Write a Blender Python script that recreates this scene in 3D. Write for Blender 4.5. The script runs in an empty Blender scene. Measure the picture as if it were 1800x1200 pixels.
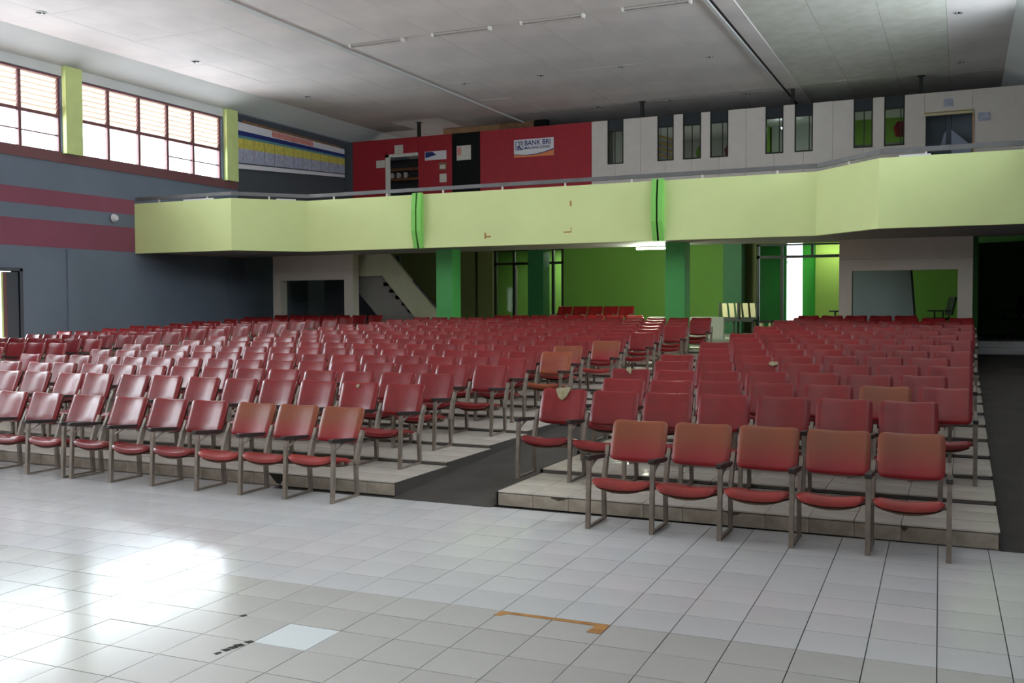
import bpy, math, random
from mathutils import Vector, Matrix
random.seed(7)
SC = bpy.context.scene
COL = SC.collection
PI = math.pi

# ------------------------------------------------------------------ camera
CAM = Vector((0.094, -5.188, 1.785))
yaw, pitch, roll = 0.4288, -0.0375, -0.0041
fwd = Vector((-math.sin(yaw)*math.cos(pitch), math.cos(yaw)*math.cos(pitch), math.sin(pitch)))
rgt = Vector((math.cos(yaw), math.sin(yaw), 0))
upv = rgt.cross(fwd)
r2 = rgt*math.cos(roll) + upv*math.sin(roll)
u2 = -rgt*math.sin(roll) + upv*math.cos(roll)
cam_data = bpy.data.cameras.new('camera')
cam_data.lens = 36*1731.9/1800
cam_data.sensor_width = 36
cam_data.clip_end = 200
cam = bpy.data.objects.new('camera', cam_data)
COL.objects.link(cam)
cam.matrix_world = Matrix(((r2.x, u2.x, -fwd.x, CAM.x), (r2.y, u2.y, -fwd.y, CAM.y), (r2.z, u2.z, -fwd.z, CAM.z), (0, 0, 0, 1)))
SC.camera = cam

# ------------------------------------------------------------------ sky, lights, exposure
W = bpy.data.worlds.new('overcast_sky'); SC.world = W; W.use_nodes = True
bg = W.node_tree.nodes['Background']
bg.inputs[0].default_value = (0.86, 0.93, 1.0, 1)
bg.inputs[1].default_value = 9.0
SC.view_settings.view_transform = 'Standard'
SC.view_settings.look = 'None'
SC.view_settings.exposure = -0.4
SC.view_settings.gamma = 1.0
SC.view_settings.use_curve_mapping = False
SC.cycles.sample_clamp_indirect = 6.0
SC.cycles.max_bounces = 8
SC.cycles.diffuse_bounces = 5

WIN_Y = [13.05, 7.25, 1.45, -4.35, -10.15]      # start of each clerestory bay, both long walls
LEFT_W = [760, 760, 700, 820, 820]
RIGHT_W = [330, 330, 330, 330, 330]
def area(name, loc, rot, sx, sy, watts, col, spread=0):
    l = bpy.data.lights.new(name, 'AREA'); l.shape = 'RECTANGLE'; l.size = sx; l.size_y = sy
    l.energy = watts; l.color = col
    if spread: l.spread = math.radians(spread)
    o = bpy.data.objects.new(name, l); COL.objects.link(o); o.location = loc; o.rotation_euler = rot
    return o
for i, y in enumerate(WIN_Y):
    area('daylight_left', (-20.48, y+2.625, 6.5), (0, -PI/2, 0), 1.95, 5.25, LEFT_W[i], (0.9, 0.94, 1.0), 130)
    area('daylight_right', (2.18, y+2.625, 6.5), (0, PI/2, 0), 1.95, 5.25, RIGHT_W[i], (0.9, 0.94, 1.0), 150)

DOORS_L = [(9.2, 10.7), (-1.2, .8), (-7.2, -5.2)]     # doorways of the left wall that stand open to daylight
for a, b in DOORS_L:
    area('daylight_doorway', (-20.75, (a+b)/2, 1.3), (0, -PI/2, 0), 2.5, b-a, 95*(b-a), (.95, .97, 1.0))

# ------------------------------------------------------------------ helpers
def s2l(c):
    return tuple(((v/255)/12.92 if v/255 <= .04045 else ((v/255+.055)/1.055)**2.4) for v in c)

def mat(name, rgb, rough=.6, spec=.4, metal=0.0, var=0.0, scale=4.0, rgb2=None, bump=0.0, bscale=40.0, rnd=0.0, coat=0.0):
    m = bpy.data.materials.new(name); m.use_nodes = True
    nt = m.node_tree; b = nt.nodes['Principled BSDF']
    c = s2l(rgb)
    b.inputs['Base Color'].default_value = (*c, 1)
    b.inputs['Roughness'].default_value = rough
    b.inputs['Specular IOR Level'].default_value = spec
    b.inputs['Metallic'].default_value = metal
    if coat: 
        b.inputs['Coat Weight'].default_value = coat; b.inputs['Coat Roughness'].default_value = .15
    out = None
    tc = None
    if var or rgb2 or bump:
        tc = nt.nodes.new('ShaderNodeTexCoord')
    if var or rgb2:
        n = nt.nodes.new('ShaderNodeTexNoise'); n.inputs['Scale'].default_value = scale; n.inputs['Detail'].default_value = 5
        nt.links.new(tc.outputs['Object'], n.inputs['Vector'])
        r = nt.nodes.new('ShaderNodeValToRGB')
        r.color_ramp.elements[0].position = .35; r.color_ramp.elements[1].position = .68
        lo = s2l(rgb2) if rgb2 else tuple(v*(1-var) for v in c)
        hi = c if rgb2 else tuple(min(1, v*(1+var)) for v in c)
        r.color_ramp.elements[0].color = (*lo, 1); r.color_ramp.elements[1].color = (*hi, 1)
        nt.links.new(n.outputs['Fac'], r.inputs['Fac'])
        out = r.outputs['Color']
    if rnd:
        oi = nt.nodes.new('ShaderNodeObjectInfo')
        hs = nt.nodes.new('ShaderNodeHueSaturation')
        mr = nt.nodes.new('ShaderNodeMapRange'); mr.inputs['To Min'].default_value = 1-rnd; mr.inputs['To Max'].default_value = 1+rnd
        nt.links.new(oi.outputs['Random'], mr.inputs['Value'])
        nt.links.new(mr.outputs['Result'], hs.inputs['Value'])
        if out: nt.links.new(out, hs.inputs['Color'])
        else: hs.inputs['Color'].default_value = (*c, 1)
        out = hs.outputs['Color']
    if out: nt.links.new(out, b.inputs['Base Color'])
    if bump:
        n2 = nt.nodes.new('ShaderNodeTexNoise'); n2.inputs['Scale'].default_value = bscale; n2.inputs['Detail'].default_value = 3
        nt.links.new(tc.outputs['Object'], n2.inputs['Vector'])
        bp = nt.nodes.new('ShaderNodeBump'); bp.inputs['Strength'].default_value = bump; bp.inputs['Distance'].default_value = .01
        nt.links.new(n2.outputs['Fac'], bp.inputs['Height']); nt.links.new(bp.outputs['Normal'], b.inputs['Normal'])
    return m

def emit(name, rgb, strength):
    m = bpy.data.materials.new(name); m.use_nodes = True
    b = m.node_tree.nodes['Principled BSDF']
    b.inputs['Base Color'].default_value = (*s2l(rgb), 1)
    b.inputs['Emission Color'].default_value = (*s2l(rgb), 1); b.inputs['Emission Strength'].default_value = strength
    return m

def glass(name, tint=(235, 240, 240), refl=.12):
    m = bpy.data.materials.new(name); m.use_nodes = True
    nt = m.node_tree; nt.nodes.remove(nt.nodes['Principled BSDF'])
    o = nt.nodes['Material Output']
    t = nt.nodes.new('ShaderNodeBsdfTransparent'); t.inputs[0].default_value = (*s2l(tint), 1)
    g = nt.nodes.new('ShaderNodeBsdfGlossy'); g.inputs['Roughness'].default_value = .03
    fr = nt.nodes.new('ShaderNodeLayerWeight'); fr.inputs['Blend'].default_value = refl
    mx = nt.nodes.new('ShaderNodeMixShader')
    nt.links.new(fr.outputs['Fresnel'], mx.inputs[0]); nt.links.new(t.outputs[0], mx.inputs[1]); nt.links.new(g.outputs[0], mx.inputs[2])
    nt.links.new(mx.outputs[0], o.inputs[0])
    return m

class MB:
    def __init__(s): s.v = []; s.f = []
    def add(s, vs, fs):
        n = len(s.v); s.v += [tuple(v) for v in vs]; s.f += [tuple(i+n for i in f) for f in fs]; return s
    def box(s, x0, x1, y0, y1, z0, z1):
        return s.add([(x0,y0,z0),(x1,y0,z0),(x1,y1,z0),(x0,y1,z0),(x0,y0,z1),(x1,y0,z1),(x1,y1,z1),(x0,y1,z1)],
                     [(0,3,2,1),(4,5,6,7),(0,1,5,4),(1,2,6,5),(2,3,7,6),(3,0,4,7)])
    def prism(s, poly, a, b, axis='y'):
        # poly of 2D points (counter-clockwise), extruded from a to b along axis
        n = len(poly)
        def P(p, t):
            return {'y': (p[0], t, p[1]), 'z': (p[0], p[1], t), 'x': (t, p[0], p[1])}[axis]
        vs = [P(p, a) for p in poly] + [P(p, b) for p in poly]
        fs = [tuple(range(n)), tuple(range(2*n-1, n-1, -1))]
        fs += [(i, i+n, (i+1) % n + n, (i+1) % n) for i in range(n)]
        return s.add(vs, fs)
    def bar(s, p, q, w, h, side=(1, 0, 0)):
        # rectangular bar from p to q, width w along 'side', h along the other normal
        p, q = Vector(p), Vector(q); d = (q-p).normalized(); a = Vector(side); a = (a - d*a.dot(d)).normalized(); b = d.cross(a)
        vs = []
        for c in (p, q):
            for sa, sb in ((-1,-1),(1,-1),(1,1),(-1,1)): vs.append(c + a*sa*w/2 + b*sb*h/2)
        return s.add(vs, [(3,2,1,0),(4,5,6,7),(0,1,5,4),(1,2,6,5),(2,3,7,6),(3,0,4,7)])
    def cyl(s, p, q, r0, r1=None, n=12):
        r1 = r0 if r1 is None else r1
        p, q = Vector(p), Vector(q); d = (q-p).normalized()
        a = d.orthogonal().normalized(); b = d.cross(a)
        vs = [p + (a*math.cos(2*PI*i/n) + b*math.sin(2*PI*i/n))*r0 for i in range(n)] + [q + (a*math.cos(2*PI*i/n) + b*math.sin(2*PI*i/n))*r1 for i in range(n)]
        fs = [(i, (i+1) % n, (i+1) % n+n, i+n) for i in range(n)] + [tuple(range(n-1, -1, -1)), tuple(range(n, 2*n))]
        return s.add(vs, fs)
    def mesh(s, name, m, smooth=False):
        me = bpy.data.meshes.new(name); me.from_pydata(s.v, [], s.f); me.update()
        if m: me.materials.append(m)
        if smooth: me.polygons.foreach_set('use_smooth', [True]*len(me.polygons))
        return me
    def build(s, name, m, parent=None, kind=None, smooth=False, bevel=0):
        o = link(name, s.mesh(name, m, smooth), parent)
        if kind: o['kind'] = kind
        if bevel:
            bv = o.modifiers.new('bevel', 'BEVEL'); bv.width = bevel; bv.segments = 2; bv.limit_method = 'ANGLE'
        return o

def link(name, me, parent=None, loc=None, rotz=0):
    o = bpy.data.objects.new(name, me); COL.objects.link(o)
    if parent: o.parent = parent
    if loc: o.location = loc
    if rotz: o.rotation_euler = (0, 0, rotz)
    return o

def thing(name, label, cat, loc=(0, 0, 0), rotz=0, group=None, me=None):
    o = link(name, me, None, loc, rotz)
    o['label'] = label; o['category'] = cat
    if group: o['group'] = group
    return o

def tag(o, label, cat, group=None):
    o['label'] = label; o['category'] = cat
    if group: o['group'] = group
    return o

# ------------------------------------------------------------------ materials
M = {}
M['tile'] = mat('white_floor_tile', (204, 201, 200), .16, .6, var=.05, scale=1.2, bump=.03, bscale=2.0, rnd=.035)
M['tile_beige'] = mat('beige_floor_tile', (190, 185, 179), .17, .6, var=.05, scale=1.2, bump=.03, bscale=2.0, rnd=.03)
M['tile_new'] = mat('new_white_tile', (224, 226, 226), .2, .5, bump=.03, bscale=2.0)
M['grout'] = mat('dark_grout', (72, 68, 64), .9, .2)
M['tread'] = mat('tread_tile', (198, 187, 176), .25, .5, var=.08, scale=2.5, rnd=.05)
M['riser'] = mat('riser_tile', (196, 182, 166), .4, .4, scale=5.0, rgb2=(150, 136, 120), rnd=.07)
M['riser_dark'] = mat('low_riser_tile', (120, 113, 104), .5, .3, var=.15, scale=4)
M['step_core'] = mat('step_concrete', (52, 49, 46), .9, .2)
M['chip'] = mat('bare_mortar', (92, 80, 68), .95, .1, var=.3, scale=30)
M['ramp'] = mat('dark_carpet_ramp', (72, 66, 62), .85, .25, var=.15, scale=2.5, bump=.1, bscale=80)
M['ceil'] = mat('ceiling_panel', (226, 216, 214), .85, .2, scale=.7, rgb2=(212, 203, 202), rnd=.02)
M['ceil_old'] = mat('stained_ceiling_panel', (218, 215, 208), .85, .2, scale=2.6, rgb2=(204, 200, 190), rnd=.02)
M['ceil_trim'] = mat('ceiling_trim', (205, 202, 200), .7, .3)
M['ceil_dark'] = mat('ceiling_core_and_shadow', (70, 66, 64), .8, .2)
M['batten'] = mat('dusty_batten', (166, 158, 152), .6, .3)
M['slate'] = mat('slate_grey_paint', (106, 114, 127), .75, .3, var=.06, scale=.8)
M['slate_dark'] = mat('charcoal_paint', (76, 78, 84), .75, .3)
M['red_paint'] = mat('dull_red_paint', (134, 76, 92), .75, .3, var=.06, scale=1)
M['maroon'] = mat('maroon_frame', (112, 72, 74), .6, .4)
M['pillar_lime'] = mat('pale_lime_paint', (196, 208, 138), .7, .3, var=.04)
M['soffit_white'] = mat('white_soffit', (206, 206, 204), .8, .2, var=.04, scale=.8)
M['lime'] = mat('lime_balcony_paint', (216, 226, 158), .65, .35, var=.04, scale=.6)
M['fin'] = mat('bright_green_paint', (134, 206, 98), .6, .4)
M['rail'] = mat('grey_rail', (104, 101, 101), .5, .5, metal=.2, var=.1)
M['office_red'] = mat('crimson_panel', (158, 32, 44), .6, .4, var=.05)
M['office_white'] = mat('cream_panel', (205, 194, 187), .6, .4, var=.03, rnd=.02)
M['black'] = mat('black_paint', (22, 22, 22), .85, .2)
M['dark_film'] = mat('dark_window_film', (36, 42, 48), .3, .5)
M['white'] = mat('white_paint', (214, 208, 200), .6, .4)
M['paper'] = mat('paper', (206, 200, 192), .8, .2, var=.06, scale=14)
M['interior'] = mat('office_interior_paint', (170, 172, 168), .8, .2)
M['interior_green'] = mat('office_green_paint', (120, 160, 70), .8, .2)
M['wood'] = mat('brown_wood', (136, 98, 70), .6, .4, var=.15, scale=6)
M['wood_tan'] = mat('tan_plywood', (176, 136, 98), .7, .3, var=.12, scale=3)
M['vinyl'] = mat('red_vinyl', (124, 23, 26), .28, .55, var=.12, scale=5, bump=.05, bscale=60, rnd=.1)
M['vinyl_worn'] = None
M['vinyl_brown'] = mat('brown_vinyl', (150, 78, 42), .4, .5, rgb2=(136, 54, 42), scale=4, bump=.05, bscale=60)
M['vinyl_maroon'] = mat('maroon_vinyl', (104, 40, 36), .5, .4, var=.1, scale=6, rnd=.06)
M['foam'] = mat('bare_foam', (172, 158, 128), .9, .2, scale=20, rgb2=(140, 126, 98))
M['arm'] = mat('black_armrest', (38, 30, 29), .45, .5)
M['steel'] = mat('worn_chair_frame', (126, 112, 100), .5, .5, metal=.25, var=.2, scale=10)
M['pan'] = mat('plywood_seat_base', (98, 76, 62), .7, .3, var=.15, scale=8)
M['green_wall'] = mat('green_wall_paint', (104, 146, 62), .7, .3, var=.05, scale=.7)
M['olive_wall'] = mat('olive_wall_paint', (118, 122, 80), .75, .3, var=.05, scale=.7)
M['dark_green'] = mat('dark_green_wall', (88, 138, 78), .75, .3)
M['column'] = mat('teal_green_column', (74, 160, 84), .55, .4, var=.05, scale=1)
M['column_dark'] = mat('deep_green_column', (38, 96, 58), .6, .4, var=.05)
M['lime_wall'] = mat('lime_wall_paint', (160, 190, 84), .7, .3)
M['bright_green'] = mat('vivid_green_paint', (70, 190, 60), .6, .4)
M['booth'] = mat('booth_paint', (196, 184, 170), .7, .3, var=.05, scale=1.2)
M['stair'] = mat('stair_beige', (176, 176, 146), .7, .3, var=.05)
M['stair_grey'] = mat('stair_grey', (128, 124, 118), .8, .2)
M['soffit'] = mat('balcony_soffit', (150, 146, 142), .8, .2, var=.05)
M['platform'] = mat('platform_floor', (150, 150, 142), .5, .4, var=.1)
M['frame'] = mat('dark_door_frame', (32, 34, 30), .5, .4)
M['tape'] = mat('brown_tape', (176, 124, 66), .6, .4, var=.2, scale=12)
M['scuff'] = mat('black_scuff', (66, 62, 60), .9, .1)
M['chrome'] = mat('chrome', (200, 200, 200), .2, .5, metal=.9)
M['glass'] = glass('window_glass')
M['louvre'] = mat('frosted_louvre', (212, 206, 200), .5, .4)
M['board'] = mat('grey_board', (140, 150, 152), .6, .3)
M['cream'] = mat('cream_plastic', (190, 178, 140), .5, .4)
M['tube'] = emit('lit_tube', (240, 255, 225), 1600)
M['lamp'] = emit('lit_bulb', (240, 245, 255), 25)
M['navy'] = mat('navy_print', (40, 50, 110), .6, .3)
M['orange'] = mat('orange_print', (220, 130, 80), .6, .3)
M['yellow'] = mat('yellow_print', (214, 200, 96), .6, .3, rgb2=(186, 172, 84), scale=9)
M['pink'] = mat('pink_print', (214, 150, 142), .6, .3, rgb2=(204, 120, 112), scale=7)
M['bluegrey'] = mat('pale_blue_print', (176, 178, 196), .6, .3, rgb2=(150, 150, 168), scale=8)
M['teal'] = mat('teal_print', (90, 136, 146), .6, .3)
M['sign_white'] = mat('sign_white', (214, 210, 214), .5, .4)
M['slat_yellow'] = mat('yellow_slat', (214, 182, 112), .5, .4)
M['stool'] = mat('dark_plastic', (28, 28, 28), .5, .4)
def translucent(name, rgb):
    m = bpy.data.materials.new(name); m.use_nodes = True
    nt = m.node_tree; nt.nodes.remove(nt.nodes['Principled BSDF'])
    d = nt.nodes.new('ShaderNodeBsdfDiffuse'); t = nt.nodes.new('ShaderNodeBsdfTranslucent')
    for n in (d, t): n.inputs[0].default_value = (*s2l(rgb), 1)
    mx = nt.nodes.new('ShaderNodeMixShader'); mx.inputs[0].default_value = .5
    nt.links.new(d.outputs[0], mx.inputs[1]); nt.links.new(t.outputs[0], mx.inputs[2]); nt.links.new(mx.outputs[0], nt.nodes['Material Output'].inputs[0])
    return m
M['louvre'] = translucent('frosted_louvre_glass', (196, 186, 176))
M['plastic_sheet'] = translucent('torn_plastic_sheet', (190, 196, 215))
def worn_vinyl():
    # red vinyl rubbed to orange-brown towards the top edge of the pad
    m = mat('worn_red_vinyl', (146, 34, 38), .36, .5, bump=.05, bscale=60)
    nt = m.node_tree; b = nt.nodes['Principled BSDF']
    tc = nt.nodes.new('ShaderNodeTexCoord'); sp = nt.nodes.new('ShaderNodeSeparateXYZ')
    nt.links.new(tc.outputs['Generated'], sp.inputs[0])
    n = nt.nodes.new('ShaderNodeTexNoise'); n.inputs['Scale'].default_value = 3
    nt.links.new(tc.outputs['Object'], n.inputs['Vector'])
    a = nt.nodes.new('ShaderNodeMath'); a.operation = 'ADD'
    s = nt.nodes.new('ShaderNodeMath'); s.operation = 'MULTIPLY'; s.inputs[1].default_value = .7
    nt.links.new(n.outputs['Fac'], s.inputs[0]); nt.links.new(sp.outputs['Z'], a.inputs[0]); nt.links.new(s.outputs[0], a.inputs[1])
    r = nt.nodes.new('ShaderNodeValToRGB'); r.color_ramp.elements[0].position = .45; r.color_ramp.elements[1].position = 1.45
    r.color_ramp.elements[0].color = (*s2l((146, 34, 40)), 1); r.color_ramp.elements[1].color = (*s2l((134, 68, 42)), 1)
    nt.links.new(a.outputs[0], r.inputs[0]); nt.links.new(r.outputs[0], b.inputs['Base Color'])
    return m
M['vinyl_worn'] = worn_vinyl()

# ------------------------------------------------------------------ constants of the hall
XL, XR = -20.2, 1.9
H = 8.1
YF, YB = -14.0, 24.71         # front wall behind the camera, back wall line
RP, R0 = 1.025, 2.67           # tier pitch and front riser
def tier_y(k): return R0 + RP*(k-1)
def tier_z(k): return .135 + .04*(k-1)
NT = 16
PLAT = .913
LX0, LX1 = XL, -4.69           # left and middle blocks stand on the same tiers
RX0, RX1 = -3.665, .362

def structure(o): o['kind'] = 'structure'; return o

# ------------------------------------------------------------------ floor
floor = structure(MB().box(XL-.3, XR+.3, YF, R0+.6, -.2, -.008).build('floor', M['grout']))
TH = .0189; ct, st_ = math.cos(TH), math.sin(TH); S = 1/3
def tile_c(c, r):              # centre of tile (c,r) in the slightly turned tile grid
    a, b = (c+.5)*S, (r+.5)*S
    return a*ct - b*st_, a*st_ + b*ct
g = .0028
tile_me = {}
for k in ('tile', 'tile_beige', 'tile_new'):
    tile_me[k] = MB().box(-S/2+g, S/2-g, -S/2+g, S/2-g, -.01, 0).mesh('floor_tile', M[k])
cands = []; rest = MB()
for c in range(-62, 8):
    for r in range(-42, 9):
        x, y = tile_c(c, r)
        if x < XL+.1 or x > XR-.05 or y > R0+.05 or y < YF: continue
        v = Vector((x, y, 0)) - CAM; d = v.dot(fwd)
        if d > .5:
            px = 900 + 1731.9*v.dot(r2)/d; py = 600 - 1731.9*v.dot(u2)/d
            if -60 < px < 1860 and 560 < py < 1270:
                cands.append((d, c, r, x, y)); continue
        n = len(rest.v)
        pts = [(-S/2+g, -S/2+g), (S/2-g, -S/2+g), (S/2-g, S/2-g), (-S/2+g, S/2-g)]
        rest.add([(x+a*ct-b*st_, y+a*st_+b*ct, 0) for a, b in pts], [(0, 1, 2, 3)])
cands.sort()
for i, (d, c, r, x, y) in enumerate(cands):
    if i < 300:
        k = 'tile_new' if (c, r) == (-10, -3) else ('tile_beige' if r < 0 else 'tile')
        o = link('floor_tile', tile_me[k], floor, (x, y, random.uniform(-.0006, .0006)), TH)
        o.rotation_euler = (random.gauss(0, .0012), random.gauss(0, .0012), TH)
    else:
        pts = [(-S/2+g, -S/2+g), (S/2-g, -S/2+g), (S/2-g, S/2-g), (-S/2+g, S/2-g)]
        t1, t2 = random.gauss(0, .0012), random.gauss(0, .0012)
        rest.add([(x+a*ct-b*st_, y+a*st_+b*ct, a*t1+b*t2) for a, b in pts], [(0, 1, 2, 3)])
rest.build('floor_tiles', M['tile'], floor, 'stuff')

# ------------------------------------------------------------------ tiers
TS = 1/3
def tile_field(mb, x0, x1, y0, y1, z, t=.012):
    x = x1
    while x > x0+.02:
        xa = max(x0, x-TS); y = y0
        while y < y1-.02:
            yb = min(y1, y+TS)
            mb.box(xa+.0025, x-.0025, y+.0025, yb-.0025, z-t, z)
            y += TS
        x -= TS
tread_me = MB().box(-TS/2+.0025, TS/2-.0025, -TS/2+.0025, TS/2-.0025, -.012, 0).mesh('tread_tile', M['tread'])
def tier(k, x0, x1, single_from=None):
    """one platform of the rake: dark core, tread tiles on top, riser tiles in front"""
    y0, y1, z = tier_y(k), tier_y(k+1), tier_z(k)
    if k == NT: y1 = 18.6
    zb = 0 if k == 1 else tier_z(k-1) - .02
    core = MB().box(x0+.004, x1-.004, y0+.012, y1 + (.3 if k < NT else 0), -.0, z-.013)
    t = structure(core.build('seating_tier', M['step_core']))
    fld = MB(); rs = MB()
    if k <= 3:
        lim = x0 if x0 > -5 else -11.4
        x = x1
        rh = z - .02 - (0.004 if k == 1 else tier_z(k-1))
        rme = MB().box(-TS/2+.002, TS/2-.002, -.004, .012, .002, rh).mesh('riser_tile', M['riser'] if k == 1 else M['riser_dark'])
        while x > lim+.05:
            xa = x-TS
            if xa < x0: break
            for j in range(3):
                o = link('tread_tile', tread_me, t, ((x+xa)/2, y0-.012+TS*(j+.5)+j*.01, z))
                o.rotation_euler = (random.gauss(0, .0015), random.gauss(0, .0015), 0)
            link('riser_tile', rme, t, ((x+xa)/2, y0, z-.02-rh))
            x -= TS
        if x > x0+.05:
            tile_field(fld, x0, x, y0-.012, y1, z)
            rs.box(x0, x, y0, y0+.014, z-.02-rh, z-.02)
    else:
        tile_field(fld, x0, x1, y0-.012, y1, z)
        rs.box(x0+.002, x1-.002, y0, y0+.014, tier_z(k-1)+.004, z-.02)
    for xs in ([x1] if x0 < -5 else [x0, x1]):
        sg = 1 if xs == x1 else -1
        MB().box(min(xs, xs-sg*.012), max(xs, xs-sg*.012), y0-.01, y1-.011, 0, z-.004).build('side_board', M['ramp'], t)
    if fld.v: fld.build('tread_tiles', M['tread'], t, 'stuff')
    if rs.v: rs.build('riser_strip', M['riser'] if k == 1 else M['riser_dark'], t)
    return t
for k in range(1, NT+1):
    if k < 5:
        tier(k, LX0, LX1); tier(k, RX0, RX1)
    else:
        tier(k, LX0, RX1)
# worn corner chips on the front riser of the right block
for x, z, w in ((-3.05, .118, .16), (-1.55, .12, .12), (-.28, .112, .05)):
    tag(MB().prism([(x-w/2, z-.012), (x-w*.1, z-.03), (x+w*.25, z-.02), (x+w/2, z), (x-w/2, z+.004)], R0-.0065, R0-.002).build('chipped_patch', M['chip']),
        {-3.05: 'dark chip in front step riser near its left corner', -1.55: 'dark chip in front step riser behind middle front chairs', -.28: 'small dark chip in front step riser behind last front chair'}[x], 'chip')
tag(MB().prism([(-6.19, .126), (-6.14, .1), (-6.07, .03), (-6.03, .02), (-5.99, .06), (-5.95, .1), (-5.91, .124)], R0-.0065, R0-.002).build('stain_patch', M['step_core']),
    'dark triangular stain on front step riser under second chair from right of middle block', 'stain')
# central aisle ramp and right aisle ramp, both dark
def ramp(name, x0, x1, y0, z0, y1, z1):
    return structure(MB().prism([(y0, -.05), (y1, -.05), (y1, z1), (y0, z0)], x0, x1, 'x').build(name, M['ramp']))
ramp('aisle_ramp', LX1, RX0, R0-.1, .004, tier_y(5)+.01, .2)
ramp('aisle_ramp', RX1, XR, R0-.02, .004, 19.1, .635)
structure(MB().box(RX1, XR, 19.1, 19.45, 0, .786).build('aisle_step', M['tile']))
structure(MB().box(RX1, XR, 19.385, 19.4, .787, PLAT+.002).build('aisle_step', M['tile']))
structure(MB().box(RX1, XR, 19.4, YB, 0, PLAT).build('back_platform', M['platform']))
structure(MB().box(XL, RX1, 18.6, YB, 0, PLAT).build('back_platform', M['platform']))
structure(MB().box(XL-3, XR+3, YB, 32, 0, PLAT-.01).build('corridor_floor', M['platform']))

# ------------------------------------------------------------------ outer walls
wl = MB()
T = .25
def wall_boxes(mb, xa, xb, windows, door=None):
    ys = YF
    edges = sorted(windows)
    zs0, zs1 = 5.55, 7.45
    if door:
        y = YF
        for a, b in sorted(door):
            mb.box(xa, xb, y, a, 0, zs0); mb.box(xa, xb, a, b, 2.62, zs0); y = b
        mb.box(xa, xb, y, 33, 0, zs0)
    else:
        mb.box(xa, xb, YF, 33, 0, zs0)
    mb.box(xa, xb, YF, 33, zs1, 8.4)
    y = YF
    for w in edges:
        mb.box(xa, xb, y, w, zs0, zs1); y = w+5.25
    mb.box(xa, xb, y, 33, zs0, zs1)
wall_boxes(wl, XL-T, XL, WIN_Y, [(9.2, 11.2)] + DOORS_L[1:])
wall_left = structure(wl.build('wall_left', M['slate']))
wr = MB(); wall_boxes(wr, XR, XR+T, WIN_Y)
wall_right = structure(wr.build('wall_right', M['slate']))
structure(MB().box(XL-T, XR+T, YF-.25, YF, 0, 8.4).build('wall_front', M['white']))
# painted bands, a flare strip, pilasters and lime columns on the left wall
for z0, z1 in ((3.23, 3.88), (4.23, 4.62)):
    MB().box(XL, XL+.006, YF, 14.8, z0, z1).build('paint_or_flare_band', M['red_paint'], wall_left)
MB().box(XL, XL+.03, YF, 18.9, 5.33, 5.55).build('paint_or_flare_band', M['maroon'], wall_left)
MB().box(XL, XL+.005, 18.78, 18.98, 5.33, 6.1).build('paint_or_flare_band', M['maroon'], wall_left)
MB().box(XL, XL+.006, 18.98, YB, 4.5, 7.66).build('paint_or_flare_band', M['slate_dark'], wall_left)
MB().box(XL, XL+.006, YF, 18.9, 7.46, 7.72).build('paint_or_flare_band', M['soffit_white'], wall_left)  # pale lens flare above the windows, put into the wall colour
for y in (12.9, 18.9, 7.1):
    MB().box(XL, XL+.05, y-.35, y+.05, 0, 3.2).build('pilaster', M['slate'], wall_left)
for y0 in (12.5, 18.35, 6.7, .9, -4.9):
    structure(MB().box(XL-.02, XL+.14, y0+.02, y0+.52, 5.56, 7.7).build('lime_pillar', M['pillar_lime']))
# white bevelled soffit between left wall and ceiling
structure(MB().prism([(XL, 7.7), (-19.33, 8.1), (-19.33, 8.3), (XL, 8.3)], YF, YB+5, 'y').build('trim_1', M['soffit_white']))
structure(MB().prism([(1.05, 8.1), (XR, 7.7), (XR, 8.3), (1.05, 8.3)], YF, YB+5, 'y').build('trim_2', M['soffit_white']))

# windows of the left wall
MULL = [0, .98, 2.04, 3.09, 4.11, 5.25]
def window(n, y0, full):
    x0, x1 = XL-.16, XL-.06
    f = MB(); z0, z1, zt = 5.55, 7.45, 6.47
    f.box(x0, x1+.05, y0, y0+5.25, z0, z0+.05); f.box(x0, x1+.05, y0, y0+5.25, z1-.05, z1)
    f.box(x0, x1, y0, y0+.05, z0, z1); f.box(x0, x1, y0+5.2, y0+5.25, z0, z1)
    w = structure(f.build('window_%d' % n, M['maroon']))
    for m in MULL[1:-1]: MB().box(x0, x1, y0+m-.04, y0+m+.04, z0+.05, z1-.05).build('mullion', M['maroon'], w)
    MB().box(x0+.01, x1-.01, y0+.05, y0+5.2, zt-.04, zt+.04).build('transom', M['maroon'], w)
    for i in range(5):
        a, b = y0+MULL[i]+.045, y0+MULL[i+1]-.045
        MB().box(x0+.045, x0+.051, a, b, z0+.05, zt-.04).build('pane', M['glass'], w)
        if i >= 3: MB().box(x0+.03, x0+.07, a, b, 5.98, 6.01).build('glazing_bar', M['maroon'], w)
        if full:
            for j in range(7):
                z = zt+.045 + j*.128
                MB().add([(x0+.0, a, z), (x0+.07, a, z+.135), (x0+.07, b, z+.135), (x0+.0, b, z), (x0+.006, a, z-.003), (x0+.076, a, z+.132), (x0+.076, b, z+.132), (x0+.006, b, z-.003)],
                         [(0, 1, 2, 3), (7, 6, 5, 4), (0, 4, 5, 1), (1, 5, 6, 2), (2, 6, 7, 3), (3, 7, 4, 0)]).build('louvre', M['louvre'], w)
        else:
            MB().box(x0+.045, x0+.051, a, b, zt+.04, z1-.05).build('pane', M['glass'], w)
for i, y in enumerate(WIN_Y): window(i+1, y, i < 2)
for i, y in enumerate(WIN_Y):
    w = structure(MB().box(XR+.06, XR+.14, y, y+5.25, 5.55, 5.6).box(XR+.06, XR+.14, y, y+5.25, 7.4, 7.45).build('window_%d' % (i+6), M['maroon']))
    MB().box(XR+.1, XR+.106, y, y+5.25, 5.6, 7.4).build('pane', M['glass'], w)
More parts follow.
